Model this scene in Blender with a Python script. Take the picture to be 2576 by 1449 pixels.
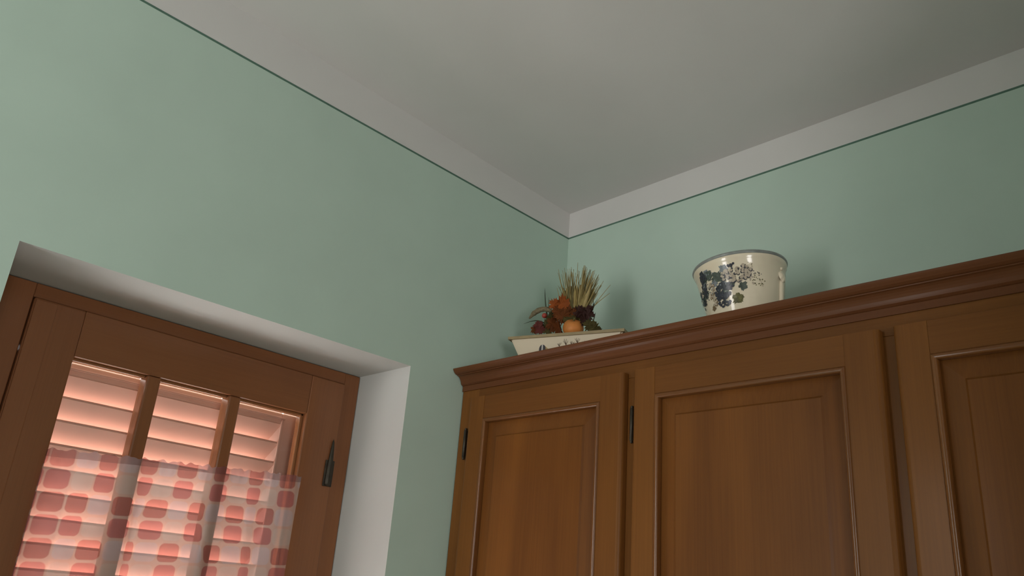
import bpy, bmesh, math, random
from mathutils import Vector, Matrix, Euler, noise
for o in list(bpy.data.objects): bpy.data.objects.remove(o)
scene = bpy.context.scene
C = scene.collection
random.seed(7)

# ------------------------------------------------------------------ camera, world, lights, exposure
cam_d = bpy.data.cameras.new('camera'); cam = bpy.data.objects.new('camera', cam_d); C.objects.link(cam)
cam.location = (-1.6787324, -1.5038220, 1.58)
cam.rotation_euler = (1.943729411, -0.073959587, -0.799484780)
cam_d.sensor_width = 36.0; cam_d.lens = 36.0 * 2082.5233 / 2576.0
cam_d.clip_start = 0.02
scene.camera = cam

world = bpy.data.worlds.new('world'); scene.world = world; world.use_nodes = True
bg = world.node_tree.nodes['Background']
bg.inputs[0].default_value = (1.0, 0.975, 0.96, 1.0)
bg.inputs[1].default_value = 9.0

def portal(name, loc, target, sx, sy):
    """guides the sky's light through an opening of the room (gives off nothing itself)"""
    l = bpy.data.lights.new(name, 'AREA'); l.shape = 'RECTANGLE'; l.size = sx; l.size_y = sy; l.energy = 1.0
    l.cycles.is_portal = True
    o = bpy.data.objects.new(name, l); C.objects.link(o); o.location = loc
    o.rotation_euler = (Vector(target) - Vector(loc)).to_track_quat('-Z', 'Y').to_euler()
# daylight comes in by a small window in the side wall and one in the rear wall, out of view, and under the lifted foot of the shutter
portal('side_window_daylight', (-3.02, -0.42, 1.70), (0.0, -0.42, 1.70), .56, 1.20)
portal('rear_window_daylight', (-2.10, -3.42, 1.60), (-2.10, 0, 1.60), .70, 1.00)
portal('shutter_daylight', (-.95, .37, 1.5), (-.95, -3, 1.5), .85, 1.15)

scene.view_settings.view_transform = 'Standard'
scene.view_settings.look = 'None'
scene.view_settings.exposure = 0.13
scene.view_settings.gamma = 1.0
scene.view_settings.use_curve_mapping = False

# ------------------------------------------------------------------ materials
def new_mat(name):
    m = bpy.data.materials.new(name); m.use_nodes = True
    nt = m.node_tree
    return m, nt, nt.nodes['Principled BSDF']
def N(nt, typ, **kw):
    n = nt.nodes.new(typ)
    for k, v in kw.items(): setattr(n, k, v)
    return n
def setin(n, **kw):
    for k, v in kw.items(): n.inputs[k.replace('_', ' ')].default_value = v
def plain(name, col, rough=.6, spec=.4, metal=0.0, var=0.0, scale=30.0, bump=0.0, coat=0.0):
    m, nt, b = new_mat(name)
    b.inputs['Base Color'].default_value = (*col, 1); b.inputs['Roughness'].default_value = rough
    b.inputs['Specular IOR Level'].default_value = spec; b.inputs['Metallic'].default_value = metal
    b.inputs['Coat Weight'].default_value = coat
    tc = N(nt, 'ShaderNodeTexCoord')
    nz = N(nt, 'ShaderNodeTexNoise'); nz.inputs['Scale'].default_value = scale; nz.inputs['Detail'].default_value = 5
    nt.links.new(tc.outputs['Object'], nz.inputs['Vector'])
    if var:
        r = N(nt, 'ShaderNodeValToRGB')
        r.color_ramp.elements[0].position = .3; r.color_ramp.elements[1].position = .7
        r.color_ramp.elements[0].color = (*[c * (1 - var) for c in col], 1)
        r.color_ramp.elements[1].color = (*[min(1, c * (1 + var)) for c in col], 1)
        nt.links.new(nz.outputs['Fac'], r.inputs['Fac']); nt.links.new(r.outputs['Color'], b.inputs['Base Color'])
    if bump:
        bp = N(nt, 'ShaderNodeBump'); bp.inputs['Strength'].default_value = bump; bp.inputs['Distance'].default_value = .002
        nt.links.new(nz.outputs['Fac'], bp.inputs['Height']); nt.links.new(bp.outputs['Normal'], b.inputs['Normal'])
    return m
def wood(name, dark, light, axis='Z', rough=.35, coat=.35, seed=0.0, grain=1.0):
    m, nt, b = new_mat(name)
    tc = N(nt, 'ShaderNodeTexCoord')
    def mapped(sl, sx):
        mp = N(nt, 'ShaderNodeMapping')
        s = [sx, sx, sx]; s['XYZ'.index(axis)] = sl
        mp.inputs['Scale'].default_value = s; mp.inputs['Location'].default_value = (seed, seed * 1.7, seed * .6)
        nt.links.new(tc.outputs['Object'], mp.inputs['Vector']); return mp
    a = N(nt, 'ShaderNodeTexNoise'); setin(a, Scale=1.0, Detail=4.0, Roughness=.55, Distortion=.6)
    nt.links.new(mapped(.9, 9).outputs[0], a.inputs['Vector'])
    f = N(nt, 'ShaderNodeTexNoise'); setin(f, Scale=1.0, Detail=6.0, Roughness=.65)
    nt.links.new(mapped(4, 260).outputs[0], f.inputs['Vector'])
    big = N(nt, 'ShaderNodeTexNoise'); setin(big, Scale=1.0, Detail=2.0)
    nt.links.new(mapped(2.2, 5).outputs[0], big.inputs['Vector'])
    mx = N(nt, 'ShaderNodeMix', data_type='FLOAT'); mx.inputs['Factor'].default_value = .38
    nt.links.new(a.outputs['Fac'], mx.inputs['A']); nt.links.new(f.outputs['Fac'], mx.inputs['B'])
    mx2 = N(nt, 'ShaderNodeMix', data_type='FLOAT'); mx2.inputs['Factor'].default_value = .35
    nt.links.new(mx.outputs['Result'], mx2.inputs['A']); nt.links.new(big.outputs['Fac'], mx2.inputs['B'])
    r = N(nt, 'ShaderNodeValToRGB')
    r.color_ramp.elements[0].position = .5 - .18 / grain; r.color_ramp.elements[1].position = .5 + .18 / grain
    r.color_ramp.elements[0].color = (*dark, 1); r.color_ramp.elements[1].color = (*light, 1)
    nt.links.new(mx2.outputs['Result'], r.inputs['Fac']); nt.links.new(r.outputs['Color'], b.inputs['Base Color'])
    b.inputs['Roughness'].default_value = rough; b.inputs['Coat Weight'].default_value = coat
    b.inputs['Coat Roughness'].default_value = .18; b.inputs['Specular IOR Level'].default_value = .12
    bp = N(nt, 'ShaderNodeBump'); bp.inputs['Strength'].default_value = .06; bp.inputs['Distance'].default_value = .001
    nt.links.new(f.outputs['Fac'], bp.inputs['Height']); nt.links.new(bp.outputs['Normal'], b.inputs['Normal'])
    return m
GREEN = plain('sage_green_paint', (.520, .655, .565), .75, .2, var=.025, scale=6, bump=.05)
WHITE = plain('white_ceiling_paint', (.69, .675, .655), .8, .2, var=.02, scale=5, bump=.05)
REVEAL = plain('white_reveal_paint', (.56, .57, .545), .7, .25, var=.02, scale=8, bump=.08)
LINE = plain('dark_green_line_paint', (.105, .19, .145), .7, .2, var=.1, scale=90)
FLOOR = plain('beige_tile_floor', (.50, .44, .36), .5, .4, var=.15, scale=4)
OUTER = plain('outside_plaster', (.62, .52, .40), .9, .1, var=.05, scale=9)
WZ = wood('cabinet_wood_upright', (.115, .042, .010), (.220, .086, .019), 'Z', .40, .08, 0)
WY = wood('cabinet_wood_level', (.115, .042, .010), (.205, .080, .019), 'Y', .40, .08, 3)
BEADZ = wood('panel_bead_wood_upright', (.115, .040, .010), (.205, .078, .020), 'Z', .28, .7, 2)
BEADY = wood('panel_bead_wood_level', (.115, .040, .010), (.205, .078, .020), 'Y', .28, .7, 4)
CORN = wood('cornice_wood', (.105, .037, .014), (.155, .058, .021), 'Y', .42, .12, 5)
SZ = wood('window_wood_upright', (.215, .082, .034), (.320, .128, .052), 'Z', .33, .45, 11)
SX = wood('window_wood_level', (.215, .082, .034), (.320, .128, .052), 'X', .33, .45, 13)
SHUT = plain('salmon_brown_shutter_paint', (.690, .445, .365), .5, .35, var=.05, scale=12)
BRONZE = plain('dark_bronze', (.055, .045, .032), .42, .5, .6, var=.2, scale=60)
IVORY = plain('ivory_glaze', (.86, .755, .57), .16, .5, var=.03, scale=12, coat=.5)
RIMG = plain('gold_rim', (.30, .22, .10), .4, .5, var=.15, scale=40)
RIMP = plain('grey_blue_rim_glaze', (.26, .28, .26), .3, .5, var=.2, scale=60)

# glass: clear, with a plain fresnel reflection
GLASS = bpy.data.materials.new('window_glass'); GLASS.use_nodes = True
nt = GLASS.node_tree; nt.nodes.clear()
out = N(nt, 'ShaderNodeOutputMaterial'); mx = N(nt, 'ShaderNodeMixShader'); tr = N(nt, 'ShaderNodeBsdfTransparent'); gl = N(nt, 'ShaderNodeBsdfGlossy'); fr = N(nt, 'ShaderNodeLayerWeight'); pw = N(nt, 'ShaderNodeMath', operation='POWER'); ma = N(nt, 'ShaderNodeMath', operation='MULTIPLY_ADD')
gl.inputs['Roughness'].default_value = .02; pw.inputs[1].default_value = 5.0; ma.inputs[1].default_value = .9; ma.inputs[2].default_value = .035; nt.links.new(fr.outputs['Facing'], pw.inputs[0]); nt.links.new(pw.outputs[0], ma.inputs[0])
tr.inputs['Color'].default_value = (.95, .96, .95, 1)
nt.links.new(ma.outputs[0], mx.inputs[0]); nt.links.new(tr.outputs[0], mx.inputs[1]); nt.links.new(gl.outputs[0], mx.inputs[2]); nt.links.new(mx.outputs[0], out.inputs[0])

def curtain_material():
    m = bpy.data.materials.new('printed_voile'); m.use_nodes = True
    nt = m.node_tree; nt.nodes.clear(); L = nt.links.new
    def mth(op, a, b=None, c=None):
        n = N(nt, 'ShaderNodeMath', operation=op)
        for i, v in enumerate((a, b, c)):
            if v is None: continue
            if isinstance(v, (int, float)): n.inputs[i].default_value = v
            else: L(v, n.inputs[i])
        return n.outputs[0]
    def mixc(f, a, b):
        n = N(nt, 'ShaderNodeMix', data_type='RGBA')
        for k, v in (('Factor', f), ('A', a), ('B', b)):
            s = [i for i in n.inputs if i.name == k and i.enabled][0]
            if isinstance(v, tuple): s.default_value = (*v, 1)
            elif isinstance(v, (int, float)): s.default_value = v
            else: L(v, s)
        return [o for o in n.outputs if o.enabled][0]
    uv = N(nt, 'ShaderNodeUVMap'); uv.uv_map = 'UVMap'
    sx = N(nt, 'ShaderNodeSeparateXYZ'); L(uv.outputs[0], sx.inputs[0])
    u, v = sx.outputs[0], sx.outputs[1]
    # rounded cell
    fu = mth('SUBTRACT', mth('FRACT', u), .5); fv = mth('SUBTRACT', mth('FRACT', v), .5)
    qx = mth('MAXIMUM', mth('SUBTRACT', mth('ABSOLUTE', fu), .22), 0.0)
    qy = mth('MAXIMUM', mth('SUBTRACT', mth('ABSOLUTE', fv), .20), 0.0)
    d = mth('SUBTRACT', mth('SQRT', mth('ADD', mth('MULTIPLY', qx, qx), mth('MULTIPLY', qy, qy))), .235)
    cell = N(nt, 'ShaderNodeMapRange'); cell.clamp = True
    L(d, cell.inputs['Value']); cell.inputs['From Min'].default_value = .025; cell.inputs['From Max'].default_value = -.025
    cell = cell.outputs[0]
    iu = mth('FLOOR', u); iv = mth('FLOOR', v); pair = mth('FLOOR', mth('MULTIPLY', iv, .5))
    par = mth('FLOORED_MODULO', mth('ADD', iu, pair), 2.0)
    hem = mth('LESS_THAN', iu, .5)
    pink = mth('MAXIMUM', mth('LESS_THAN', par, .5), hem)
    odd = mth('FLOORED_MODULO', iv, 2.0)
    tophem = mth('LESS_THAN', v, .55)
    pcol = mixc(odd, (.60, .31, .28), (.66, .33, .33))
    wcol = mixc(odd, (.86, .86, .90), (.90, .87, .80))
    ccol = mixc(pink, wcol, pcol)
    cloth = mixc(cell, (.90, .78, .70), ccol)
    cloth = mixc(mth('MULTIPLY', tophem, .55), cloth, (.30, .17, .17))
    # how much light goes straight through
    open_ = mixc(pink, (.82, .81, .84), (.90, .60, .61))
    straight = mixc(cell, (1.0, .95, .92), open_)
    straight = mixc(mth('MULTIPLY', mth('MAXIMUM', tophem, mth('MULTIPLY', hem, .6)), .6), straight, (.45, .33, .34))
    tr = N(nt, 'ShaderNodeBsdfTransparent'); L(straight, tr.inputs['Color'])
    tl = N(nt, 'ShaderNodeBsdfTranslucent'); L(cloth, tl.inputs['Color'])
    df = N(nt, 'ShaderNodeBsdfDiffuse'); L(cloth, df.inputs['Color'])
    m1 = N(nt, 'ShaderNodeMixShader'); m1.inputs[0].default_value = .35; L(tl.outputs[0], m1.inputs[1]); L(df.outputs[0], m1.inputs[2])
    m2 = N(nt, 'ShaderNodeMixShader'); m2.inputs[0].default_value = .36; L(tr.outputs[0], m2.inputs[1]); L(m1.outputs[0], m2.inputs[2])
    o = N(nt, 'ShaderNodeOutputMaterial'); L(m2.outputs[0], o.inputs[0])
    return m
VOILE = curtain_material()

# ------------------------------------------------------------------ mesh helpers
def link_mesh(name, bm, mats, parent=None, smooth=False, loc=None):
    me = bpy.data.meshes.new(name); bm.normal_update(); bm.to_mesh(me); bm.free()
    for m in (mats if isinstance(mats, (list, tuple)) else [mats]): me.materials.append(m)
    if smooth:
        for p in me.polygons: p.use_smooth = True
    o = bpy.data.objects.new(name, me); C.objects.link(o)
    if parent: o.parent = parent
    if loc is not None: o.location = loc
    return o
def box(bm, x0, x1, y0, y1, z0, z1, bev=0.0, seg=2):
    v = [bm.verts.new(p) for p in ((x0,y0,z0),(x1,y0,z0),(x1,y1,z0),(x0,y1,z0),(x0,y0,z1),(x1,y0,z1),(x1,y1,z1),(x0,y1,z1))]
    fs = [bm.faces.new([v[i] for i in f]) for f in ((0,3,2,1),(4,5,6,7),(0,1,5,4),(1,2,6,5),(2,3,7,6),(3,0,4,7))]
    if bev:
        es = list({e for f in fs for e in f.edges})
        bmesh.ops.bevel(bm, geom=es, offset=bev, segments=seg, affect='EDGES', profile=.5)
def boxobj(name, mat, parent, b, bev=.002, off=(0, 0, 0)):
    bm = bmesh.new()
    box(bm, b[0]-off[0], b[1]-off[0], b[2]-off[1], b[3]-off[1], b[4]-off[2], b[5]-off[2], bev)
    return link_mesh(name, bm, mat, parent)
def empty(name, loc):
    o = bpy.data.objects.new(name, None); C.objects.link(o); o.location = loc; o.empty_display_size = .1; return o
def thing(o, label, cat, group=None):
    o['label'] = label; o['category'] = cat
    if group: o['group'] = group
    return o
def structure(o, label=None):
    o['kind'] = 'structure'
    if label: o['label'] = label
    return o
def poly_mesh(name, polys, mats, parent=None):
    bm = bmesh.new()
    for pts, mi in polys:
        f = bm.faces.new([bm.verts.new(p) for p in pts]); f.material_index = mi
    bmesh.ops.remove_doubles(bm, verts=bm.verts, dist=1e-5)
    return link_mesh(name, bm, mats, parent)
def tube(bm, pts, radii, n=6, cap=True):
    pts = [Vector(p) for p in pts]; rings = []
    for i, p in enumerate(pts):
        t = (pts[min(i+1, len(pts)-1)] - pts[max(i-1, 0)]).normalized()
        a = t.orthogonal().normalized() if i == 0 else (prev - t * prev.dot(t)).normalized()
        prev = a; b = t.cross(a)
        rings.append([bm.verts.new(p + (a * math.cos(2*math.pi*k/n) + b * math.sin(2*math.pi*k/n)) * radii[i]) for k in range(n)])
    for r0, r1 in zip(rings, rings[1:]):
        for k in range(n): bm.faces.new((r0[k], r0[(k+1) % n], r1[(k+1) % n], r1[k]))
    if cap:
        bm.faces.new(rings[0][::-1]); bm.faces.new(rings[-1])
def lathe(bm, prof, n=48):
    rings = [[bm.verts.new((r*math.cos(2*math.pi*k/n), r*math.sin(2*math.pi*k/n), z)) for k in range(n)] for r, z in prof]
    for a, b in zip(rings, rings[1:]):
        for k in range(n): bm.faces.new((a[k], a[(k+1) % n], b[(k+1) % n], b[k]))
    return rings

# ------------------------------------------------------------------ room shell
XW, YW = -3.0, -3.4                       # far walls
ZL, ZC = 2.6289, 2.7112                   # painted line and ceiling at the corner
lineA = lambda x: ZL + .01703 * -x        # line on the window wall
lineB = lambda y: ZL + .01369 * -y        # line on the cabinet wall
ceil = lambda x, y: ZC + .040 * -x + .0168 * -y
X1, X2, WZT, SILL, R = -1.3759, -.5286, 2.0977, .95, .1975
TH = .36                                  # wall thickness
fa = lambda x0, x1, z0, z1: ([(x0,0,z0),(x1,0,z0),(x1,0,z1),(x0,0,z1)])
wl = [
    ([(XW,0,0),(X1,0,0),(X1,0,lineA(X1)),(XW,0,lineA(XW))], 0),
    ([(X2,0,0),(0,0,0),(0,0,lineA(0)),(X2,0,lineA(X2))], 0),
    ([(X1,0,WZT),(X2,0,WZT),(X2,0,lineA(X2)),(X1,0,lineA(X1))], 0),
    (fa(X1, X2, 0, SILL), 0),
    ([(XW,0,lineA(XW)),(X1,0,lineA(X1)),(X1,0,ceil(X1,0)),(XW,0,ceil(XW,0))], 1),
    ([(X1,0,lineA(X1)),(X2,0,lineA(X2)),(X2,0,ceil(X2,0)),(X1,0,ceil(X1,0))], 1),
    ([(X2,0,lineA(X2)),(0,0,lineA(0)),(0,0,ceil(0,0)),(X2,0,ceil(X2,0))], 1),
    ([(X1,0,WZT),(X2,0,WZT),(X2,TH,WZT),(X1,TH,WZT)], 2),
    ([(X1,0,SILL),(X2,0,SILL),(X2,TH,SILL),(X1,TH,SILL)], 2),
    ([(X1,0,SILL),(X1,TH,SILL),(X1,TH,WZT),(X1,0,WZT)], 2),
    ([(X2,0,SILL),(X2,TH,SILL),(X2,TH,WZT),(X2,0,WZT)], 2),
    # outer face
    ([(XW,TH,0),(X1,TH,0),(X1,TH,3),(XW,TH,3)], 3), ([(X2,TH,0),(.3,TH,0),(.3,TH,3),(X2,TH,3)], 3),
    ([(X1,TH,WZT),(X2,TH,WZT),(X2,TH,3),(X1,TH,3)], 3), ([(X1,TH,0),(X2,TH,0),(X2,TH,SILL),(X1,TH,SILL)], 3),
]
bm = bmesh.new()
for pts, mi in wl:
    f = bm.faces.new([bm.verts.new(p) for p in pts]); f.material_index = mi
bmesh.ops.remove_doubles(bm, verts=bm.verts, dist=1e-5)
# outer head of the opening, down to just above the shutter
n0 = len(bm.faces); box(bm, X1, X2, .264, .274, 1.9890, WZT)
bm.faces.ensure_lookup_table()
for f in bm.faces[n0:]: f.material_index = 3
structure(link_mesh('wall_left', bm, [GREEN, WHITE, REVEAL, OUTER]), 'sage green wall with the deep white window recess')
structure(poly_mesh('wall_right', [
    ([(0,0,0),(0,YW,0),(0,YW,lineB(YW)),(0,0,lineB(0))], 0),
    ([(0,0,lineB(0)),(0,YW,lineB(YW)),(0,YW,ceil(0,YW)),(0,0,ceil(0,0))], 1)], [GREEN, WHITE]), 'sage green wall behind the wall cabinet')
rx0, rx1, rz0, rz1 = -2.45, -1.75, 1.10, 2.10
structure(poly_mesh('wall_rear', [([(XW,YW,0),(rx0,YW,0),(rx0,YW,ceil(rx0,YW)),(XW,YW,ceil(XW,YW))], 0), ([(rx1,YW,0),(0,YW,0),(0,YW,ceil(0,YW)),(rx1,YW,ceil(rx1,YW))], 0),
    ([(rx0,YW,0),(rx1,YW,0),(rx1,YW,rz0),(rx0,YW,rz0)], 0), ([(rx0,YW,rz1),(rx1,YW,rz1),(rx1,YW,ceil(rx1,YW)),(rx0,YW,ceil(rx0,YW))], 0)], [WHITE]))
# unseen pier beside the camera, added to shade the right end of the room
bm = bmesh.new(); box(bm, -.72, 0, -2.05, -1.64, 0, 2.70); structure(link_mesh('added_shade_pier', bm, GREEN))
bm = bmesh.new(); box(bm, -2.14, -2.02, -1.55, -.64, 0, 2.78); structure(link_mesh('added_shade_partition', bm, GREEN))  # unseen partition, added to keep side window daylight off the right-hand wall
# side wall with the opening the daylight comes in by
dy0, dy1, dz0, dz1 = -.70, -.14, 1.10, 2.30
structure(poly_mesh('wall_side', [
    ([(XW,YW,0),(XW,dy0,0),(XW,dy0,ceil(XW,dy0)),(XW,YW,ceil(XW,YW))], 0),
    ([(XW,dy1,0),(XW,0,0),(XW,0,ceil(XW,0)),(XW,dy1,ceil(XW,dy1))], 0),
    ([(XW,dy0,dz1),(XW,dy1,dz1),(XW,dy1,ceil(XW,dy1)),(XW,dy0,ceil(XW,dy0))], 0), ([(XW,dy0,0),(XW,dy1,0),(XW,dy1,dz0),(XW,dy0,dz0)], 0),
    ([(XW,dy0,dz0),(XW-.12,dy0,dz0),(XW-.12,dy0,dz1),(XW,dy0,dz1)], 1), ([(XW,dy1,dz0),(XW-.12,dy1,dz0),(XW-.12,dy1,dz1),(XW,dy1,dz1)], 1), ([(XW,dy0,dz0),(XW-.12,dy0,dz0),(XW-.12,dy1,dz0),(XW,dy1,dz0)], 1),
    ([(XW,dy0,dz1),(XW-.12,dy0,dz1),(XW-.12,dy1,dz1),(XW,dy1,dz1)], 1)], [WHITE, REVEAL]))
structure(poly_mesh('floor', [([(XW-.2,YW,0),(0,YW,0),(0,TH,0),(XW-.2,TH,0)], 0)], [FLOOR]))
structure(poly_mesh('ceiling', [([(0,0,ceil(0,0)),(XW,0,ceil(XW,0)),(XW,YW,ceil(XW,YW)),(0,YW,ceil(0,YW))], 0),
    ([(.3,TH,3.0),(XW-.2,TH,3.0),(XW-.2,YW,3.0),(.3,YW,3.0)], 0)], [WHITE]), 'pale ceiling meeting the white painted wall band')
def stripe(name, p, q, nrm, label):
    p, q = Vector(p), Vector(q); t = .0006; h = .0024
    bm = bmesh.new(); nrm = Vector(nrm) * t; up = Vector((0, 0, h))
    a = [p - up, q - up, q + up, p + up]
    v0 = [bm.verts.new(x) for x in a]; v1 = [bm.verts.new(x + nrm) for x in a]
    bm.faces.new(v1)
    for i in range(4): bm.faces.new((v0[i], v0[(i+1) % 4], v1[(i+1) % 4], v1[i]))
    structure(link_mesh(name, bm, LINE), label)
stripe('trim_1', (XW, 0, lineA(XW)), (0, 0, lineA(0)), (0, -1, 0), 'thin dark green painted line on the window wall')
stripe('trim_2', (0, 0, lineB(0)), (0, YW, lineB(YW)), (-1, 0, 0), 'thin dark green painted line on the cabinet wall')

# ------------------------------------------------------------------ window
WO = Vector(((X1 + X2) / 2, R, SILL))
win = structure(empty('window_1', WO), 'varnished brown casement window with two glazing bars in a white recess')
FB, FT = .953, 2.0965
def wbox(name, mat, b, bev=.002, parent=win): return boxobj(name, mat, parent, b, bev, WO)
fj0, fj1, fht = -1.284, -.573, 2.067      # frame / sash joints
wbox('frame_jamb', SZ, (X1 + .001, fj0 - .0015, R, .262, FB, FT))
wbox('frame_jamb', SZ, (fj1 + .0015, X2 - .001, R, .262, FB, FT))
wbox('frame_head', SX, (fj0 - .0015, fj1 + .0015, R, .262, fht + .0015, FT))
wbox('frame_sill', SX, (fj0 - .0015, fj1 + .0015, R, .262, FB, .985))
gx0, gx1, gzt, gzb = -1.1895, -.667, 1.9745, 1.075
sy0, sy1 = .1905, .236
stl = wbox('sash_stile', SZ, (fj0, gx0, sy0, sy1, .987, fht), .003)
str_ = wbox('sash_stile', SZ, (gx1, fj1, sy0, sy1, .987, fht), .003)
wbox('sash_rail', SX, (gx0, gx1, sy0 + .0004, sy1, gzt, fht), .002)
wbox('sash_rail', SX, (gx0, gx1, sy0 + .0004, sy1, .987, gzb), .002)
wbox('cover_strip', SZ, (fj0 + .002, -1.2425, sy0 - .004, sy0 + .001, 1.0, fht - .004), .0015)
bars = [(-1.044, -1.0145), (-.8617, -.8335)]
for a, b in bars: wbox('glazing_bar', SZ, (a, b, .193, .230, gzb, gzt), .004)
edges = [(gx0, bars[0][0]), (bars[0][1], bars[1][0]), (bars[1][1], gx1)]
BEAD = wood('lit_glazing_bead_wood', (.26, .105, .040), (.36, .155, .062), 'X', .25, .6, 17)  # paler than the sash wood: daylight from outside is put into the bead colour
for a, b in edges:
    wbox('pane', GLASS, (a, b, .2135, .2165, gzb, gzt), 0)
    wbox('glazing_bead', BEAD, (a, b, .2040, .2130, gzt - .0055, gzt), .0015)
    wbox('glazing_bead', BEAD, (a, b, .2170, .2300, gzt - .0040, gzt), .0012)
wbox('glazing_bead', BEAD, (gx1 - .0075, gx1, .2040, .2130, gzb, gzt), .0015)
# hinge with a long pointed finial on the right joint
bm = bmesh.new()
lathe(bm, [(.0003, .110), (.0022, .104), (.0034, .094), (.0046, .080), (.0056, .066), (.0066, .052), (.0075, .036), (.0080, .020), (.0080, .006), (.0066, .0015), (.0004, 0)], 16)
hg = link_mesh('hinge', bm, BRONZE, win, True, Vector((-.5855, sy0 - .004, 1.8195)) - WO)
hg.scale = (1.0, .8, 1.0); hg['label'] = 'dark bronze finial hinge'
bm = bmesh.new(); box(bm, -.012, .012, .000, .0042, 0, .060, .001)
link_mesh('hinge_plate', bm, BRONZE, hg, False, (0, 0, 0))

# ------------------------------------------------------------------ louvred shutter outside
SO = Vector((-.965, .30, SILL))
sh = thing(empty('louvred_shutter', SO), 'salmon brown louvred shutter closed outside the window panes', 'shutter')
def sbox(name, b, bev=.003): return boxobj(name, SHUT, sh, b, bev, SO)
sL, sR = -1.262, -.700
SB = 1.38                                 # foot of the louvred part; the flap below it is swung out
sbox('shutter_stile', (sR + .023, -.5305, .279, .327, SB, 1.9825)); sbox('shutter_stile', (X1 + .002, sL, .279, .327, SB, 1.9825))
sbox('shutter_rail', (sL, sR + .023, .279, .327, 1.957, 1.9825)); sbox('shutter_rail', (sL, sR + .023, .279, .327, SB, SB + .05))
# sloping rebate on the inside of the stile and a moulding line on the rail
bm = bmesh.new()
pr = [(sR + .023, .281), (sR + .023, .324), (sR + .001, .324)]
va = [bm.verts.new((x - SO.x, y - SO.y, SB + .05 - SO.z)) for x, y in pr]; vb = [bm.verts.new((x - SO.x, y - SO.y, 1.957 - SO.z)) for x, y in pr]
bm.faces.new(va); bm.faces.new(vb[::-1])
for i in range(3): bm.faces.new((va[i], vb[i], vb[(i+1) % 3], va[(i+1) % 3]))
bmesh.ops.recalc_face_normals(bm, faces=bm.faces)
link_mesh('stile_rebate', bm, SHUT, sh)
sbox('rail_moulding', (sL, sR + .03, .2745, .280, 1.9665, 1.9715), .0015)
sbox('stile_moulding', (sR + .020, sR + .026, .2745, .280, SB + .05, 1.966), .0015)
PITCH = .0463
bm = bmesh.new()
w, drop, th = .041, .056, .0075
dv = Vector((0, w, -drop)).normalized(); nv = Vector((0, -dv.z, dv.y)) * (th / 2) * -1
pa, pb = Vector((0, 0, 0)), Vector((0, w, -drop))
sec = [pa - nv, pa + nv, pb + nv, pb - nv]
x0, x1 = sL - SO.x, sR + .023 - SO.x
a = [bm.verts.new((x0, p.y, p.z)) for p in sec]; b = [bm.verts.new((x1, p.y, p.z)) for p in sec]
bm.faces.new(a); bm.faces.new(b[::-1])
for i in range(4): bm.faces.new((a[i], b[i], b[(i+1) % 4], a[(i+1) % 4]))
bmesh.ops.recalc_face_normals(bm, faces=bm.faces)
bmesh.ops.bevel(bm, geom=[e for e in bm.edges if abs(e.verts[0].co.x - e.verts[1].co.x) > .1], offset=.0016, segments=2, affect='EDGES')
me = bpy.data.meshes.new('slat'); bm.to_mesh(me); bm.free(); me.materials.append(SHUT)
for k in range(-1, 20):
    zt = 1.9125 - k * PITCH
    if zt - drop < SB + .02: break
    o = bpy.data.objects.new('slat', me); C.objects.link(o); o.parent = sh; o.location = (0, .2815 - SO.y, zt - SO.z)

# ------------------------------------------------------------------ half curtain
CU = Vector((-.93, .1795, 1.42))
cx0, cx1 = -1.196, -.664
rows = [(0.6, [-1.1873,-1.1418,-1.1003,-1.0632,-1.0219,-.9847,-.9472,-.9034,-.8669,-.8348,-.7869,-.7536,-.7126,-.6724]),
        (2.9, [-1.1894,-1.1424,-1.1019,-1.0584,-1.0156,-1.0002,-.9488,-.9094,-.8712,-.8275,-.7803,-.7599,-.7092,-.6636]),
        (4.9, [-1.1892,-1.1441,-1.1034,-1.0554,-1.0150,-.9977,-.9522,-.9057,-.8540,-.8194,-.7722,-.7511,-.7022,-.6564])]
def interp(x, xs):
    if x <= xs[0]: return (x - xs[0]) / .045
    for i in range(len(xs) - 1):
        if x <= xs[i+1]: return i + (x - xs[i]) / (xs[i+1] - xs[i])
    return len(xs) - 1 + (x - xs[-1]) / .045
def edges_at(v):
    if v <= rows[0][0]: return rows[0][1]
    for (v0, a), (v1, b) in zip(rows, rows[1:]):
        if v <= v1:
            t = (v - v0) / (v1 - v0); return [p + (q - p) * t for p, q in zip(a, b)]
    return rows[-1][1]
bm = bmesh.new(); uvl = bm.loops.layers.uv.new('UVMap')
NX, NZ = 220, 60; grid = []
for i in range(NX + 1):
    x = cx0 + (cx1 - cx0) * i / NX; col = []
    top = 1.7965 + .0640 * (x + 1.19)
    top += .0018 * math.sin(x * 190) + .0022 * noise.noise(Vector((x * 60, 2, 0))) + .0012 * math.sin(x * 333 + 1)
    for j in range(NZ + 1):
        z = top + (1.42 - top) * j / NZ
        v = (1.7965 + .0640 * (x + 1.19) - z) / .0407 + .2
        e = edges_at(v); u = interp(x, e)
        i0 = max(0, min(len(e) - 2, int(u))); wid = e[i0+1] - e[i0]
        fold = .0035 * math.sin(u * math.pi * 1.0 + .4) + .0022 * math.sin(u * 2.7 + v * .12) + .0015 * noise.noise(Vector((x * 30, z * 6, 3)))
        if v < .9: fold += .0012 * math.sin(x * 260 + 2)
        col.append((bm.verts.new((x - CU.x, fold - .0005, z - CU.z)), u, v))
    grid.append(col)
for i in range(NX):
    for j in range(NZ):
        q = (grid[i][j], grid[i][j+1], grid[i+1][j+1], grid[i+1][j])
        f = bm.faces.new([t[0] for t in q])
        for lp, t in zip(f.loops, q): lp[uvl].uv = (t[1], t[2])
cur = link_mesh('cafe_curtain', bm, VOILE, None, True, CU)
thing(cur, 'sheer half curtain printed with pink and white rounded squares across the window', 'curtain')

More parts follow.
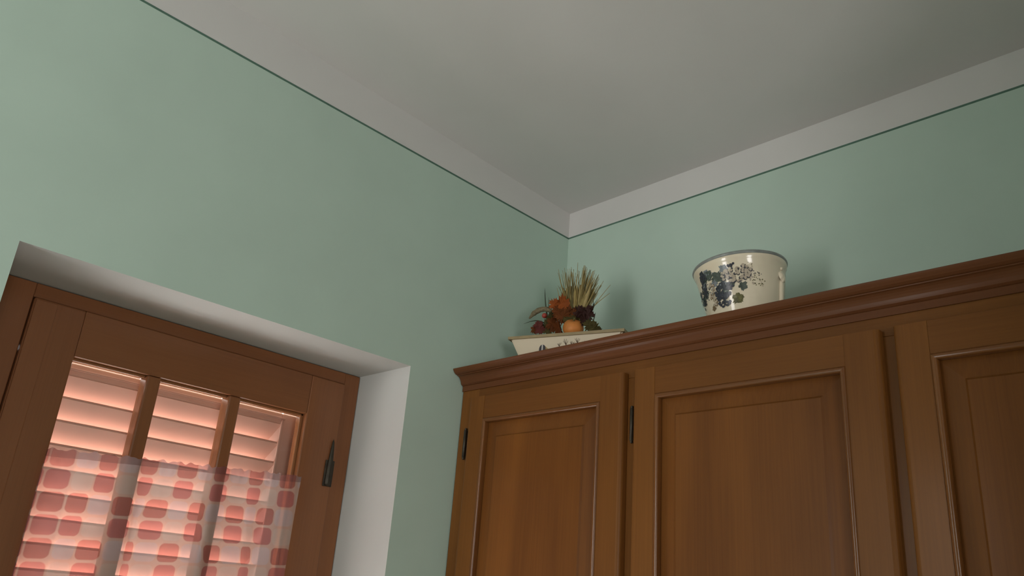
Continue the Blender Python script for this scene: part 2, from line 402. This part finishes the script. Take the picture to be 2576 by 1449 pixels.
# ------------------------------------------------------------------ wall cabinet
D, FX, CB, CT, YE = .36, -.379, 1.40, 2.0885, -1.565
KO = Vector((-.18, -.78, CB))
cab = thing(empty('wall_cabinet', KO), 'long brown wooden wall cabinet with panelled doors and moulded cornice', 'cabinet')
def kbox(name, mat, b, bev=.0015, parent=cab, off=KO): return boxobj(name, mat, parent, b, bev, off)
kbox('top_board', WY, (-.355, -.002, YE + .02, -.021, CT - .018, CT - .0005), .001)
kbox('bottom_board', WY, (-.355, -.002, YE + .02, -.021, CB, CB + .018), .001)
kbox('side_panel', WZ, (-.342, -.002, -.021, -.003, CB, CT - .0005), .001)
kbox('side_panel', WZ, (-.342, -.002, YE, YE + .018, CB, CT - .0005), .001)
doors = [(-.050, -.5073), (-.532, -1.0185), (-1.0405, -1.527)]
DZ0, DZ1 = 1.42, 2.0490
def face(name, mat, y0, y1, z0, z1): return kbox(name, mat, (-D, -.342, y1, y0, z0, z1), .0012)
face('frame_stile', WZ, -.003, -.062, CB, CT); face('frame_stile', WZ, -.496, -.543, CB + .04, 2.04)
face('frame_stile', WZ, -1.007, -1.052, CB + .04, 2.04); face('frame_stile', WZ, -1.515, YE, CB, CT)
face('frame_rail', WY, -.062, -1.515, 2.04, CT); face('frame_rail', WY, -.062, -1.515, CB, CB + .04)
kbox('frieze_strip', CORN, (-.3635, -.3602, YE, -.003, 2.0735, CT - .001), .001)
# cornice: moulded profile run along the front
prof = [(-.346, 2.0885), (-.361, 2.0867), (-.3651, 2.0880), (-.3690, 2.0908), (-.3700, 2.0935), (-.3712, 2.0975), (-.3732, 2.1015), (-.3765, 2.1055), (-.3805, 2.1082),
        (-.3850, 2.1092), (-.3855, 2.1105), (-.3895, 2.1112), (-.3940, 2.1140), (-.3975, 2.1180), (-.3990, 2.1205), (-.4000, 2.1228), (-.3992, 2.1238), (-.346, 2.1238)]
bm = bmesh.new()
va = [bm.verts.new((x - KO.x, -.003 - KO.y, z - KO.z)) for x, z in prof]; vb = [bm.verts.new((x - KO.x, YE - .03 - KO.y, z - KO.z)) for x, z in prof]
bm.faces.new(va); bm.faces.new(vb[::-1])
for i in range(len(prof)): bm.faces.new((va[i], vb[i], vb[(i+1) % len(prof)], va[(i+1) % len(prof)]))
bmesh.ops.recalc_face_normals(bm, faces=bm.faces)
link_mesh('cornice', bm, CORN, cab)

def slope_frame(name, mat, parent, off, outer, inner):
    """ring of four faces between two rectangles, each (y_left, y_right, z_bottom, z_top, x)"""
    bm = bmesh.new()
    def rc(r): return [bm.verts.new(Vector(p) - off) for p in ((r[4], r[0], r[2]), (r[4], r[1], r[2]), (r[4], r[1], r[3]), (r[4], r[0], r[3]))]
    a, b = rc(outer), rc(inner)
    for i in range(4): bm.faces.new((a[i], a[(i+1) % 4], b[(i+1) % 4], b[i]))
    return bm
for n, (ya, yb) in enumerate(doors):
    DO = Vector((-.3605, (ya + yb) / 2, DZ0))
    dr = empty('door', DO - KO); dr.parent = cab
    dr['label'] = ['narrow panelled door beside the window wall', 'middle panelled door with the hinge at its left', 'panelled door cut by the right edge of the picture'][n]
    st = .0525; rl = .0545
    ma, mb, mz1, mz0 = ya - st, yb + st + .005, DZ1 - rl, DZ0 + rl
    def dbox(name, mat, b, bev): return boxobj(name, mat, dr, b, bev, DO)
    for y_in, y_out in ((ma, ya), (mb, yb)):
        bm = bmesh.new(); y0, y1 = sorted((y_in, y_out))
        box(bm, FX - DO.x, -.3605 - DO.x, y0 - DO.y, y1 - DO.y, 0, DZ1 - DZ0)
        bmesh.ops.bevel(bm, geom=[e for e in bm.edges if all(abs(v.co.y + DO.y - y_out) < 1e-5 and abs(v.co.x + DO.x - FX) < 1e-5 for v in e.verts)], offset=.0085, segments=5, affect='EDGES', profile=.5)
        link_mesh('door_stile', bm, WZ, dr)
    dbox('door_rail', WY, (FX + .0004, -.3605, mb, ma, mz1, DZ1), .0006); dbox('door_rail', WY, (FX + .0004, -.3605, mb, ma, DZ0, mz0), .0006)
    # rounded bead round the panel: four mitred half-round strips
    bw = .0095
    def bead(p, q, din):
        p, q, din = Vector(p), Vector(q), Vector(din); ax = (q - p).normalized()
        bm = bmesh.new(); A, B = [], []
        for k in range(7):
            t = math.pi * k / 6; off = bw / 2 * (1 - math.cos(t)); x = -.0035 * math.sin(t) - (0.0 if k < 6 else 0)
            o = din * off + Vector((x + .0006, 0, 0))
            A.append(bm.verts.new(p + o + ax * off - DO)); B.append(bm.verts.new(q + o - ax * off - DO))
        for o2, sgn in ((din * bw, 1),):
            A.append(bm.verts.new(p + o2 + Vector((.011, 0, 0)) + ax * bw - DO)); B.append(bm.verts.new(q + o2 + Vector((.011, 0, 0)) - ax * bw - DO))
        for k in range(len(A) - 1): bm.faces.new((A[k], A[k+1], B[k+1], B[k]))
        bmesh.ops.recalc_face_normals(bm, faces=bm.faces)
        vert = abs(ax.z) > .5
        link_mesh('panel_bead', bm, BEADZ if vert else BEADY, dr, True)
    bead((FX, ma, mz0), (FX, ma, mz1), (0, -1, 0)); bead((FX, mb, mz0), (FX, mb, mz1), (0, 1, 0))
    bead((FX, ma, mz1), (FX, mb, mz1), (0, 0, -1)); bead((FX, ma, mz0), (FX, mb, mz0), (0, 0, 1))
    # raised panel: sloping margin, small step, flat field
    iy0, iy1, iz0, iz1 = ma - bw, mb + bw, mz0 + bw, mz1 - bw
    e = .0335
    bm = bmesh.new()
    rings = []
    for g, x in ((-.004, FX + .0125), (.001, FX + .0115), (e, FX + .0065), (e + .0035, FX + .0032), (e + .006, FX + .0032)):
        rings.append([bm.verts.new(Vector(p) - DO) for p in ((x, iy0 - g, iz0 + g), (x, iy1 + g, iz0 + g), (x, iy1 + g, iz1 - g), (x, iy0 - g, iz1 - g))])
    for a, b in zip(rings, rings[1:]):
        for i in range(4): bm.faces.new((a[i], a[(i+1) % 4], b[(i+1) % 4], b[i]))
    bm.faces.new(rings[-1])
    bmesh.ops.recalc_face_normals(bm, faces=bm.faces)
    link_mesh('panel', bm, wood('door_panel_wood_%d' % n, (.100, .035, .009), (.200, .074, .016), 'Z', .40, .08, 7 + 5 * n, 1.15), dr)
for yh, z0 in ((-.5215, 1.9085), (-.5215, 1.49), (-.032, 1.9085), (-1.0295, 1.49)):
    bm = bmesh.new()
    lathe(bm, [(.0004, -.004), (.0030, -.0025), (.0030, 0), (.0022, .001), (.0042, .002), (.0042, .066), (.0022, .067), (.0030, .068), (.0030, .0705), (.0004, .072)], 14)
    h = link_mesh('hinge', bm, BRONZE, cab, True, Vector((-.3655, yh, z0)) - KO); h['label'] = 'dark barrel hinge'

# ------------------------------------------------------------------ things on top of the cabinet
# ---- planter trough
TU, TN = Vector((.3283, -.9446, 0)), Vector((.9446, .3283, 0))
TO = Vector((-.1956, -.2058, CT + .0002))
TM = Matrix(((TU.x, TN.x, 0, TO.x), (TU.y, TN.y, 0, TO.y), (0, 0, 1, TO.z), (0, 0, 0, 1)))   # local: x along, y away from the room, z up
tray = empty('planter', TO); tray.matrix_world = TM
thing(tray, 'low tapered ivory trough with a painted striped fish holding dried stems', 'planter')
TH_ = .1315; TL, TD = .1485, .050; iL, iD = .062, .026
def trect(bm, hl, hd, z): return [bm.verts.new(p) for p in ((-hl, -hd, z), (hl, -hd, z), (hl, hd, z), (-hl, hd, z))]
bm = bmesh.new()
fr_ = lambda h: (TL - iL * (1 - h / TH_), TD - iD * (1 - h / TH_))
rg = [trect(bm, *fr_(0), 0), trect(bm, *fr_(TH_), TH_)]
t = .006
rg += [trect(bm, TL - t, TD - t, TH_), trect(bm, fr_(.02)[0] - t, fr_(.02)[1] - t, .02)]
bm.faces.new(rg[0][::-1]); bm.faces.new(rg[-1])
for a, b in zip(rg, rg[1:]):
    for i in range(4): bm.faces.new((a[i], a[(i+1) % 4], b[(i+1) % 4], b[i]))
bmesh.ops.recalc_face_normals(bm, faces=bm.faces)
bmesh.ops.bevel(bm, geom=[e for e in bm.edges if abs(e.verts[0].co.z - e.verts[1].co.z) > .05], offset=.004, segments=2, affect='EDGES')
link_mesh('trough_body', bm, plain('tan_ivory_trough', (.72, .61, .445), .5, .3, var=.03, scale=12), tray)
bm = bmesh.new()
o0 = [trect(bm, TL + .0035, TD + .0035, TH_ - .0055), trect(bm, TL + .0040, TD + .0040, TH_ + .0015), trect(bm, TL - .008, TD - .008, TH_ + .0015), trect(bm, TL - .008, TD - .008, TH_ - .0055)]
for i in range(4):
    a, b = o0[i], o0[(i+1) % 4]
    for k in range(4): bm.faces.new((a[k], a[(k+1) % 4], b[(k+1) % 4], b[k]))
bmesh.ops.recalc_face_normals(bm, faces=bm.faces)
link_mesh('trough_rim', bm, RIMG, tray)
INK = plain('dark_print_ink', (.035, .028, .030), .5, .3); INKW = plain('white_print_ink', (.60, .56, .50), .4, .3)
INKY = plain('ochre_print_ink', (.36, .235, .07), .4, .3); INKB = plain('brown_print_ink', (.10, .055, .025), .5, .3)
def on_front(s, h, lift=.0004):
    yy = -TD + iD * (1 - h / TH_)
    return Vector((s, yy - lift, h))
def front_poly(name, pts, mat, lift=.0004):
    bm = bmesh.new(); bm.faces.new([bm.verts.new(on_front(s, h, lift)) for s, h in pts]); return link_mesh(name, bm, mat, tray)
fc, fw, fh = -.0598, .0098, .0135; fz = .0955
ell = lambda cs, ch, a, b, t0, t1, n: [(cs + a * math.cos(t0 + (t1 - t0) * i / n), ch + b * math.sin(t0 + (t1 - t0) * i / n)) for i in range(n + 1)]
front_poly('fish_print', [(s, h) for s, h in ell(fc, fz, fw, fh, 0, 2 * math.pi, 24)][:-1], INK, .0004)
front_poly('fish_print', [(fc - .0036, fz - .013), (fc - .0004, fz - .0132), (fc + .0006, fz), (fc + .0016, fz + .0132), (fc - .0016, fz + .0130), (fc - .0030, fz)], INKW, .0007)
front_poly('fish_print', [(fc + .0075, fz + .009), (fc + .0165, fz + .001), (fc + .018, fz - .006), (fc + .0088, fz - .003)], INKY, .0007)
front_poly('fish_print', [(fc - .0125, fz - .003), (fc - .0090, fz - .0045), (fc - .0090, fz - .0005)], INKB, .0006)
def coral(name, s0, h0, size, lean):
    bm = bmesh.new()
    rnd = random.Random(int(s0 * 1e4))
    for k in range(4):
        a = (-.7 + .45 * k) + lean; L = size * (.7 + .4 * rnd.random()); w = .0007
        pts = []
        for i in range(6):
            f = i / 5; pts.append((s0 + math.sin(a) * L * f * .6 + .0012 * math.sin(f * 5 + k), h0 + L * f * (.85 + .15 * math.cos(a))))
        L_, R_ = [], []
        for i, (s, h) in enumerate(pts):
            ww = w * (1.1 - .55 * i / 5)
            L_.append(bm.verts.new(on_front(s - ww, h, .0005))); R_.append(bm.verts.new(on_front(s + ww, h, .0005)))
        for i in range(5): bm.faces.new((L_[i], R_[i], R_[i+1], L_[i+1]))
    link_mesh(name, bm, INKB, tray)
for s0, h0, sz, ln in ((-.0155, .099, .011, .1), (.0025, .101, .017, -.1), (.0165, .103, .009, .2), (.0320, .1035, .017, .15), (.0470, .103, .008, 0), (.024, .103, .007, -.3)):
    coral('coral_print', s0, h0, sz, ln)

# ---- dried arrangement standing in the trough
arr = empty('dried_arrangement', TO); arr.matrix_world = TM @ Matrix.Translation((0, 0, .022))
thing(arr, 'dried bouquet of wheat, autumn leaves and a small orange pumpkin in the trough', 'dried flowers')
AO = Vector((0, 0, .022))
WHEAT = [plain('wheat_straw_%d' % i, c, .7, .2, var=.15, scale=80) for i, c in enumerate([(.36, .27, .10), (.28, .22, .085), (.42, .32, .14), (.20, .175, .08)])]
rnd = random.Random(3)
def stalk(base, tip, bend, r0, r1, mat, name='wheat_stalk', n=5, seg=7):
    base, tip = Vector(base) - AO, Vector(tip) - AO; bm = bmesh.new(); pts, rad = [], []
    for i in range(seg + 1):
        f = i / seg; p = base.lerp(tip, f) + Vector(bend) * math.sin(f * math.pi)
        pts.append(p); rad.append(r0 + (r1 - r0) * f)
    tube(bm, pts, rad, n); return link_mesh(name, bm, mat, arr, True)
# fan of bearded wheat
tips = [(-.0371,.3368),(-.0444,.3137),(-.0283,.3314),(.0097,.3358),(.0365,.3243),(.047,.321),(.0589,.3069),(.0698,.291),(.0896,.2775),(.0915,.2514),(-.0394,.2819),(.018,.327)]
fan = [(s, h) for s, h in tips]
for k in range(120):
    f = rnd.random(); s = -.047 + .118 * f
    hmax = .330 - .9 * max(0, s - .03) - .35 * max(0, -.03 - s)
    fan.append((s, hmax - .055 * rnd.random() ** 1.3))
for s, h in fan:
    f = (s + .05) / .14
    b = (-.012 + .028 * f + .006 * rnd.uniform(-1, 1), rnd.uniform(-.004, .014), .165)
    yy = rnd.uniform(-.012, .022)
    stalk(b, (s, yy, h), (.004 * rnd.uniform(-1, 1) - .006 * (f - .4), 0, .004 * rnd.uniform(0, 1) + .012 * max(0, f - .7)), 0.0019 * rnd.uniform(.7, 1.2), .0005, rnd.choice(WHEAT))
# ears: fuller part of each head
for k in range(46):
    f = k / 45; s = -.040 + .088 * f + rnd.uniform(-.004, .004); h = .262 + rnd.uniform(-.022, .026) - .012 * abs(f - .4)
    b = Vector((-.012 + .034 * f, rnd.uniform(0, .01), .200)); t = Vector((s, rnd.uniform(-.008, .018), h))
    bm = bmesh.new(); pts = [b.lerp(t, i / 8) - AO for i in range(9)]
    tube(bm, pts, [.0018, .0032, .0042, .0047, .0047, .0042, .0034, .0022, .0007], 6); link_mesh('wheat_ear', bm, WHEAT[k % 3], arr, True)
# long dark blades
BLADE = plain('dark_green_blade', (.075, .085, .05), .6, .3, var=.2, scale=50)
def blade(p0, p1, bend, w):
    p0, p1 = Vector(p0) - AO, Vector(p1) - AO; bm = bmesh.new(); L_, M_, R_ = [], [], []
    for i in range(9):
        f = i / 8; p = p0.lerp(p1, f) + Vector(bend) * math.sin(f * math.pi); ww = w * (1 - f) ** .6 + .0002
        t = (p1 - p0).normalized(); sd = Vector((t.z, 0, -t.x))
        L_.append(bm.verts.new(p - sd * ww)); M_.append(bm.verts.new(p + Vector((0, -.3 * ww - .0004, 0)))); R_.append(bm.verts.new(p + sd * ww))
    for i in range(8):
        bm.faces.new((L_[i], M_[i], M_[i+1], L_[i+1])); bm.faces.new((M_[i], R_[i], R_[i+1], M_[i+1]))
    bmesh.ops.solidify(bm, geom=bm.faces, thickness=.0006)
    link_mesh('grass_blade', bm, BLADE, arr, True)
blade((-.055, -.010, .150), (-.0821, -.004, .2767), (-.004, 0, 0), .0026)
blade((-.052, -.006, .160), (-.0735, .004, .2540), (-.003, 0, 0), .0014)
blade((-.058, -.018, .165), (-.1318, -.012, .1802), (.004, 0, .012), .0018)
blade((-.070, -.022, .150), (-.1079, -.02, .1628), (0, 0, .004), .0013)
blade((.044, -.006, .185), (.0513, .0, .2408), (.004, 0, 0), .0016)
blade((.043, -.004, .19), (.062, .004, .2385), (-.003, 0, 0), .0013)
blade((.046, -.012, .175), (.0594, -.012, .1908), (.002, 0, .006), .0022)
blade((.046, -.010, .190), (.057, -.004, .222), (.002, 0, 0), .0018)
blade((.052, -.01, .165), (.062, -.010, .196), (.002, 0, 0), .0018)
# drooping foxtail
FOX = plain('grey_brown_foxtail', (.20, .165, .10), .9, .1, var=.3, scale=200, bump=.8)
bm = bmesh.new(); pts, rad = [], []
ctrl = [Vector(p) - AO for p in ((-.052, -.006, .200), (-.062, -.008, .222), (-.092, -.012, .2255), (-.1155, -.014, .193))]
for i in range(25):
    f = i / 24; a = 1 - f
    p = ctrl[0]*a**3 + ctrl[1]*3*a*a*f + ctrl[2]*3*a*f*f + ctrl[3]*f**3
    pts.append(p); rad.append(.0012 + .0052 * min(1, f * 3) * min(1, (1.04 - f) * 5))
tube(bm, pts, rad, 10)
for v in bm.verts: v.co += Vector((rnd.uniform(-1, 1), rnd.uniform(-1, 1), rnd.uniform(-1, 1))) * .0009
link_mesh('foxtail', bm, FOX, arr, True)
# autumn leaves
def leaf(name, c, size, tilt, roll, mat, lobes=5):
    bm = bmesh.new(); cv = bm.verts.new((0, -.15 * size, 0)); ring = []
    n = 30; q = random.Random(int(abs(c[0]) * 1e5 + c[2] * 1e4))
    for i in range(n):
        a = 2 * math.pi * i / n
        r = size * (.66 + .26 * abs(math.cos(a * 2.5)) ** .7 + .10 * math.cos(a)) * (1 + .13 * (-1) ** i) * q.uniform(.85, 1.15)
        ring.append(bm.verts.new((r * math.sin(a), -.25 * size * (r / size) ** 2 * math.sin(a * 2 + 1), r * math.cos(a))))
    for i in range(n): bm.faces.new((cv, ring[i], ring[(i+1) % n]))
    bmesh.ops.solidify(bm, geom=bm.faces, thickness=.0008)
    o = link_mesh(name, bm, mat, arr, False, Vector(c) - AO)
    o.rotation_euler = (tilt, roll, roll * .6)
    return o
ORL = plain('orange_leaf', (.48, .13, .03), .6, .2, var=.25, scale=40); RUL = plain('rust_leaf', (.24, .075, .022), .6, .2, var=.3, scale=40)
PUL = plain('dark_purple_leaf', (.085, .035, .028), .55, .3, var=.3, scale=40); REL = plain('dull_red_leaf', (.21, .055, .045), .6, .2, var=.25, scale=40); OLL = plain('olive_leaf', (.13, .105, .035), .6, .2, var=.3, scale=40)
for c, sz, ti, ro, m in [((-.046,-.020,.222),.017,.3,.4,ORL),((-.028,-.016,.222),.024,-.1,.1,ORL),((-.034,-.022,.200),.020,.2,1.2,RUL),((-.050,-.020,.190),.018,.1,2.0,OLL),((-.022,-.020,.188),.022,.1,.7,RUL),
    ((-.046,-.026,.168),.022,.2,1.6,RUL),((-.030,-.024,.160),.024,.1,2.4,RUL),((-.062,-.024,.158),.020,.3,.2,OLL),((-.084,-.026,.166),.015,.4,.9,REL),((-.078,-.030,.155),.016,.2,.2,REL),((-.094,-.026,.157),.012,.2,1.4,RUL),
    ((.016,-.012,.200),.017,.1,.5,PUL),((.030,-.016,.196),.020,-.1,1.3,PUL),((.044,-.014,.188),.018,.2,.2,PUL),((.036,-.018,.178),.020,.1,2.2,PUL),((.046,-.014,.205),.012,.1,.9,PUL),((.005,-.012,.196),.014,.2,.3,RUL),
    ((.050,-.020,.160),.018,.2,1.1,OLL),((.062,-.016,.152),.017,.3,.4,OLL),((.074,-.014,.147),.013,.2,1.9,OLL),((-.004,-.016,.178),.020,.1,1.0,OLL),((-.062,-.014,.184),.012,.2,.7,OLL),((-.012,-.010,.206),.016,0,.3,RUL)]:
    leaf('autumn_leaf', c, sz, ti, ro, m)
# pumpkin
PUM = plain('orange_pumpkin', (.56, .20, .045), .5, .35, var=.2, scale=30)
bm = bmesh.new(); n, mlev = 40, 16; rr = []
for j in range(mlev + 1):
    th2 = math.pi * j / mlev; ring = []
    for i in range(n):
        a = 2 * math.pi * i / n; r = .0262 * math.sin(th2) ** .85 * (1 - .07 * abs(math.cos(a * 4)) ** .4 * 1.0 + .04)
        z = .0232 * math.cos(th2) * (1 - .18 * math.exp(-(math.sin(th2) / .35) ** 2))
        ring.append(bm.verts.new((r * math.cos(a), r * math.sin(a), z)))
    rr.append(ring)
for a, b in zip(rr, rr[1:]):
    for i in range(n): bm.faces.new((a[i], b[i], b[(i+1) % n], a[(i+1) % n]))
bmesh.ops.remove_doubles(bm, verts=bm.verts, dist=1e-4); bmesh.ops.recalc_face_normals(bm, faces=bm.faces)
pk = link_mesh('pumpkin', bm, PUM, arr, True, Vector((.0076, -.0165, .1560)) - AO)
bm = bmesh.new(); tube(bm, [(0, 0, .016), (.001, -.001, .022), (.003, -.003, .028)], [.003, .0022, .0026], 7); link_mesh('stem', bm, OLL, pk, True)
pk.rotation_euler = (.5, .25, 0)
# berries
BER = plain('red_berry', (.33, .045, .03), .35, .4, var=.15, scale=50)
for c, r in (((-.0727, -.016, .1965), .0068), ((-.057, -.02, .176), .0055)):
    bm = bmesh.new(); bmesh.ops.create_icosphere(bm, subdivisions=3, radius=r)
    be = link_mesh('berry', bm, BER, arr, True, Vector(c) - AO)
    bm = bmesh.new(); tube(bm, [(r * .8, 0, 0), (r * 1.8, .001, .001), (.020, .004, -.012)], [.0009, .0008, .0009], 5); link_mesh('stem', bm, BLADE, be, True)

# ---- cachepot
dview = Vector((.872, .489, 0)).normalized(); Rt = Matrix.Rotation(math.radians(-5.5), 3, dview)
rimc = Vector((-.18, -.6625, 2.3086)); PB = rimc - Rt @ Vector((0, 0, .216))
az = math.atan2(-dview.y, -dview.x)
pot = empty('cachepot', PB); pot.matrix_world = Matrix.Translation(PB) @ Rt.to_4x4() @ Matrix.Rotation(az, 4, 'Z')
thing(pot, 'round cream ceramic cachepot painted with grape clusters on top of the cabinet', 'pot')
PR = [(0, .066), (.11, .0800), (.198, .0945)]
def prad(h):
    for (h0, r0), (h1, r1) in zip(PR, PR[1:]):
        if h <= h1: return r0 + (r1 - r0) * (h - h0) / (h1 - h0)
    return PR[-1][1]
bm = bmesh.new()
prof = [(.0005, 0), (.060, 0), (.066, .003)] + [(prad(h), h) for h in (.03, .06, .085, .11, .135, .16, .18, .195)] + [(.0965, .200), (.0985, .205), (.0990, .2105), (.0960, .2125), (.0925, .211), (.0890, .195), (.0745, .10), (.060, .012), (.0005, .010)]
lathe(bm, prof, 72); bmesh.ops.recalc_face_normals(bm, faces=bm.faces)
link_mesh('pot_body', bm, IVORY, pot, True)
bm = bmesh.new(); rg = [(.0988, .2090), (.1003, .2105), (.1006, .2135), (.0995, .2160), (.0965, .2168), (.0940, .2145), (.0940, .2105)]
lathe(bm, rg + [rg[0]], 72); bmesh.ops.recalc_face_normals(bm, faces=bm.faces); link_mesh('pot_rim', bm, RIMP, pot, True)
# moulded shell boss with a rib below, on two opposite sides
for sgn in (1, -1):
    ang = math.radians(62) if sgn > 0 else math.radians(62 - 180)
    bm = bmesh.new(); n, ml = 28, 8; rr = []
    for j in range(ml + 1):
        t = (math.pi / 2) * j / ml; ring = []
        for i in range(n):
            a = 2 * math.pi * i / n; fl = 1 + .10 * math.cos(a * 7) * math.sin(t)
            ring.append(bm.verts.new((.0075 * math.cos(t), .0105 * math.sin(t) * math.cos(a) * fl, .0145 * math.sin(t) * math.sin(a) * fl)))
        rr.append(ring)
    for a, b in zip(rr, rr[1:]):
        for i in range(n): bm.faces.new((a[i], b[i], b[(i+1) % n], a[(i+1) % n]))
    bmesh.ops.remove_doubles(bm, verts=bm.verts, dist=1e-5); bmesh.ops.recalc_face_normals(bm, faces=bm.faces)
    h = .170; o = link_mesh('shell_boss', bm, IVORY, pot, True, (prad(h) * math.cos(ang), prad(h) * math.sin(ang), h)); o.rotation_euler = (0, -.16, ang)
    bm = bmesh.new(); tube(bm, [(prad(q) * math.cos(ang), prad(q) * math.sin(ang), q) for q in (.005, .05, .10, .15, .172)], [.0055, .0058, .006, .0062, .004], 10)
    link_mesh('boss_rib', bm, IVORY, pot, True)
    bm = bmesh.new(); bmesh.ops.create_icosphere(bm, subdivisions=2, radius=.0042); link_mesh('boss_bud', bm, IVORY, pot, True, (prad(.187) * math.cos(ang), prad(.187) * math.sin(ang), .187))
# grape print: flat patches following the surface
def surf(ph, h, lift): 
    a = math.radians(ph); r = prad(h) + lift; return Vector((r * math.cos(a), r * math.sin(a), h))
DEG = 1 / math.radians(1)
def patch(bm, ph, h, pts, lift):
    k = DEG / prad(h); bm.faces.new([bm.verts.new(surf(ph + x * k, h + y, lift)) for x, y in pts])
def disc(bm, ph, h, r, lift, n=10, sq=1.0): patch(bm, ph, h, [(r * math.cos(2*math.pi*i/n), r * sq * math.sin(2*math.pi*i/n)) for i in range(n)], lift)
GR = {'navy': plain('navy_print', (.040, .042, .058), .25, .5, var=.4, scale=150), 'green': plain('slate_green_print', (.085, .105, .085), .25, .5, var=.35, scale=120),
      'blue': plain('grey_blue_print', (.22, .245, .26), .25, .5, var=.25, scale=100), 'pale': plain('pale_grape_print', (.50, .42, .32), .25, .5, var=.12, scale=120), 'olive': plain('olive_print', (.15, .14, .06), .25, .5, var=.45, scale=160), 'brown': plain('brown_print', (.20, .135, .07), .25, .5, var=.3, scale=100)}
rnd = random.Random(11)
def cluster(name, key, spots, rmin, rmax, lift0, halo=None):
    bm = bmesh.new(); hb = bmesh.new() if halo else None
    for i, (p, h) in enumerate(spots):
        r = rnd.uniform(rmin, rmax); l = lift0 + .00006 * (i % 9)
        disc(bm, p, h, r, l, 10, rnd.uniform(.85, 1.15))
        if hb: disc(hb, p + rnd.uniform(-1, 1), h - .0012, r * 1.22, l - .0003)
    link_mesh(name, bm, GR[key], pot)
    if hb: link_mesh('grape_shade', hb, GR[halo], pot)
def blob(p0, p1, h0, h1, n):
    c = []
    while len(c) < n:
        x, y = rnd.uniform(-1, 1), rnd.uniform(-1, 1)
        if x * x + y * y < 1: c.append(((p0 + p1) / 2 + x * (p1 - p0) / 2, (h0 + h1) / 2 + y * (h1 - h0) / 2))
    return c
def leafprint(key, ph, h, size, rot, lift):
    bm = bmesh.new(); pts = []
    for i in range(36):
        a = 2 * math.pi * i / 36; r = size * (.72 + .30 * abs(math.cos(a * 2.5)) ** .8) * (1 + .07 * (-1) ** i) * rnd.uniform(.88, 1.1) * (1.12 if math.cos(a) > 0 else .9)
        x, y = r * math.cos(a), r * math.sin(a); pts.append((x * math.cos(rot) - y * math.sin(rot), x * math.sin(rot) + y * math.cos(rot)))
    k = DEG / prad(h); c = bm.verts.new(surf(ph, h, lift)); vs = [bm.verts.new(surf(ph + x * k, h + y, lift)) for x, y in pts]
    for i in range(36): bm.faces.new((c, vs[i], vs[(i+1) % 36]))
    link_mesh('leaf_print', bm, GR[key], pot)
for key, ph, h, sz, rot in (('green', -35, .170, .0135, .6), ('green', -46, .181, .0120, 2.2), ('blue', -23, .184, .0095, .9), ('green', -56, .178, .0115, 1.2), ('blue', -27, .151, .0095, .2), ('green', -1, .1425, .0092, -.5),
        ('olive', -10, .1195, .0118, -1.1), ('green', -27, .136, .0105, -.8), ('green', -62, .150, .0115, -1.3), ('green', -72, .140, .0105, -1.5), ('blue', -50, .190, .0080, 1.0), ('brown', -51, .113, .0060, -1.6),
        ('blue', -39, .160, .0080, 2.6), ('blue', -60, .165, .0075, .4), ('green', -15, .150, .0070, .3), ('blue', -20, .171, .0060, 1.4), ('brown', -60, .185, .0060, .8)):
    leafprint(key, ph, h, sz, rot, .0004 + .00003 * (int(-ph) % 7))
cluster('grape_print', 'pale', blob(-27, 13, .151, .188, 62), .0022, .0035, .0014, 'navy')
cluster('grape_print', 'pale', blob(-53, -39, .116, .164, 34), .0016, .0027, .0013, 'brown')
cluster('grape_print', 'navy', blob(-41, -14, .125, .158, 52), .0026, .0042, .0012)
cluster('grape_print', 'navy', blob(-65, -51, .168, .200, 26), .0022, .0038, .0010)
cluster('grape_print', 'navy', blob(-45, -21, .105, .131, 34), .0020, .0034, .0011)
cluster('grape_print', 'navy', blob(-69, -54, .144, .173, 22), .0020, .0036, .0010)
cluster('grape_print', 'navy', blob(-85, -65, .120, .162, 34), .0020, .0036, .0010)
cluster('grape_print', 'blue', blob(-66, -24, .128, .190, 26), .0008, .0018, .0017)
cluster('grape_print', 'navy', blob(-17, -5, .181, .192, 7), .0018, .003, .0010)
cluster('berry_print', 'olive', blob(10, 32, .138, .166, 26), .0007, .0013, .0006)
cluster('berry_print', 'navy', blob(4, 26, .156, .172, 12), .0008, .0016, .0006)
cluster('berry_print', 'olive', blob(5, 16, .172, .190, 9), .0006, .0011, .0006)
cluster('berry_print', 'pale', blob(8, 24, .144, .160, 10), .0012, .0019, .0007)
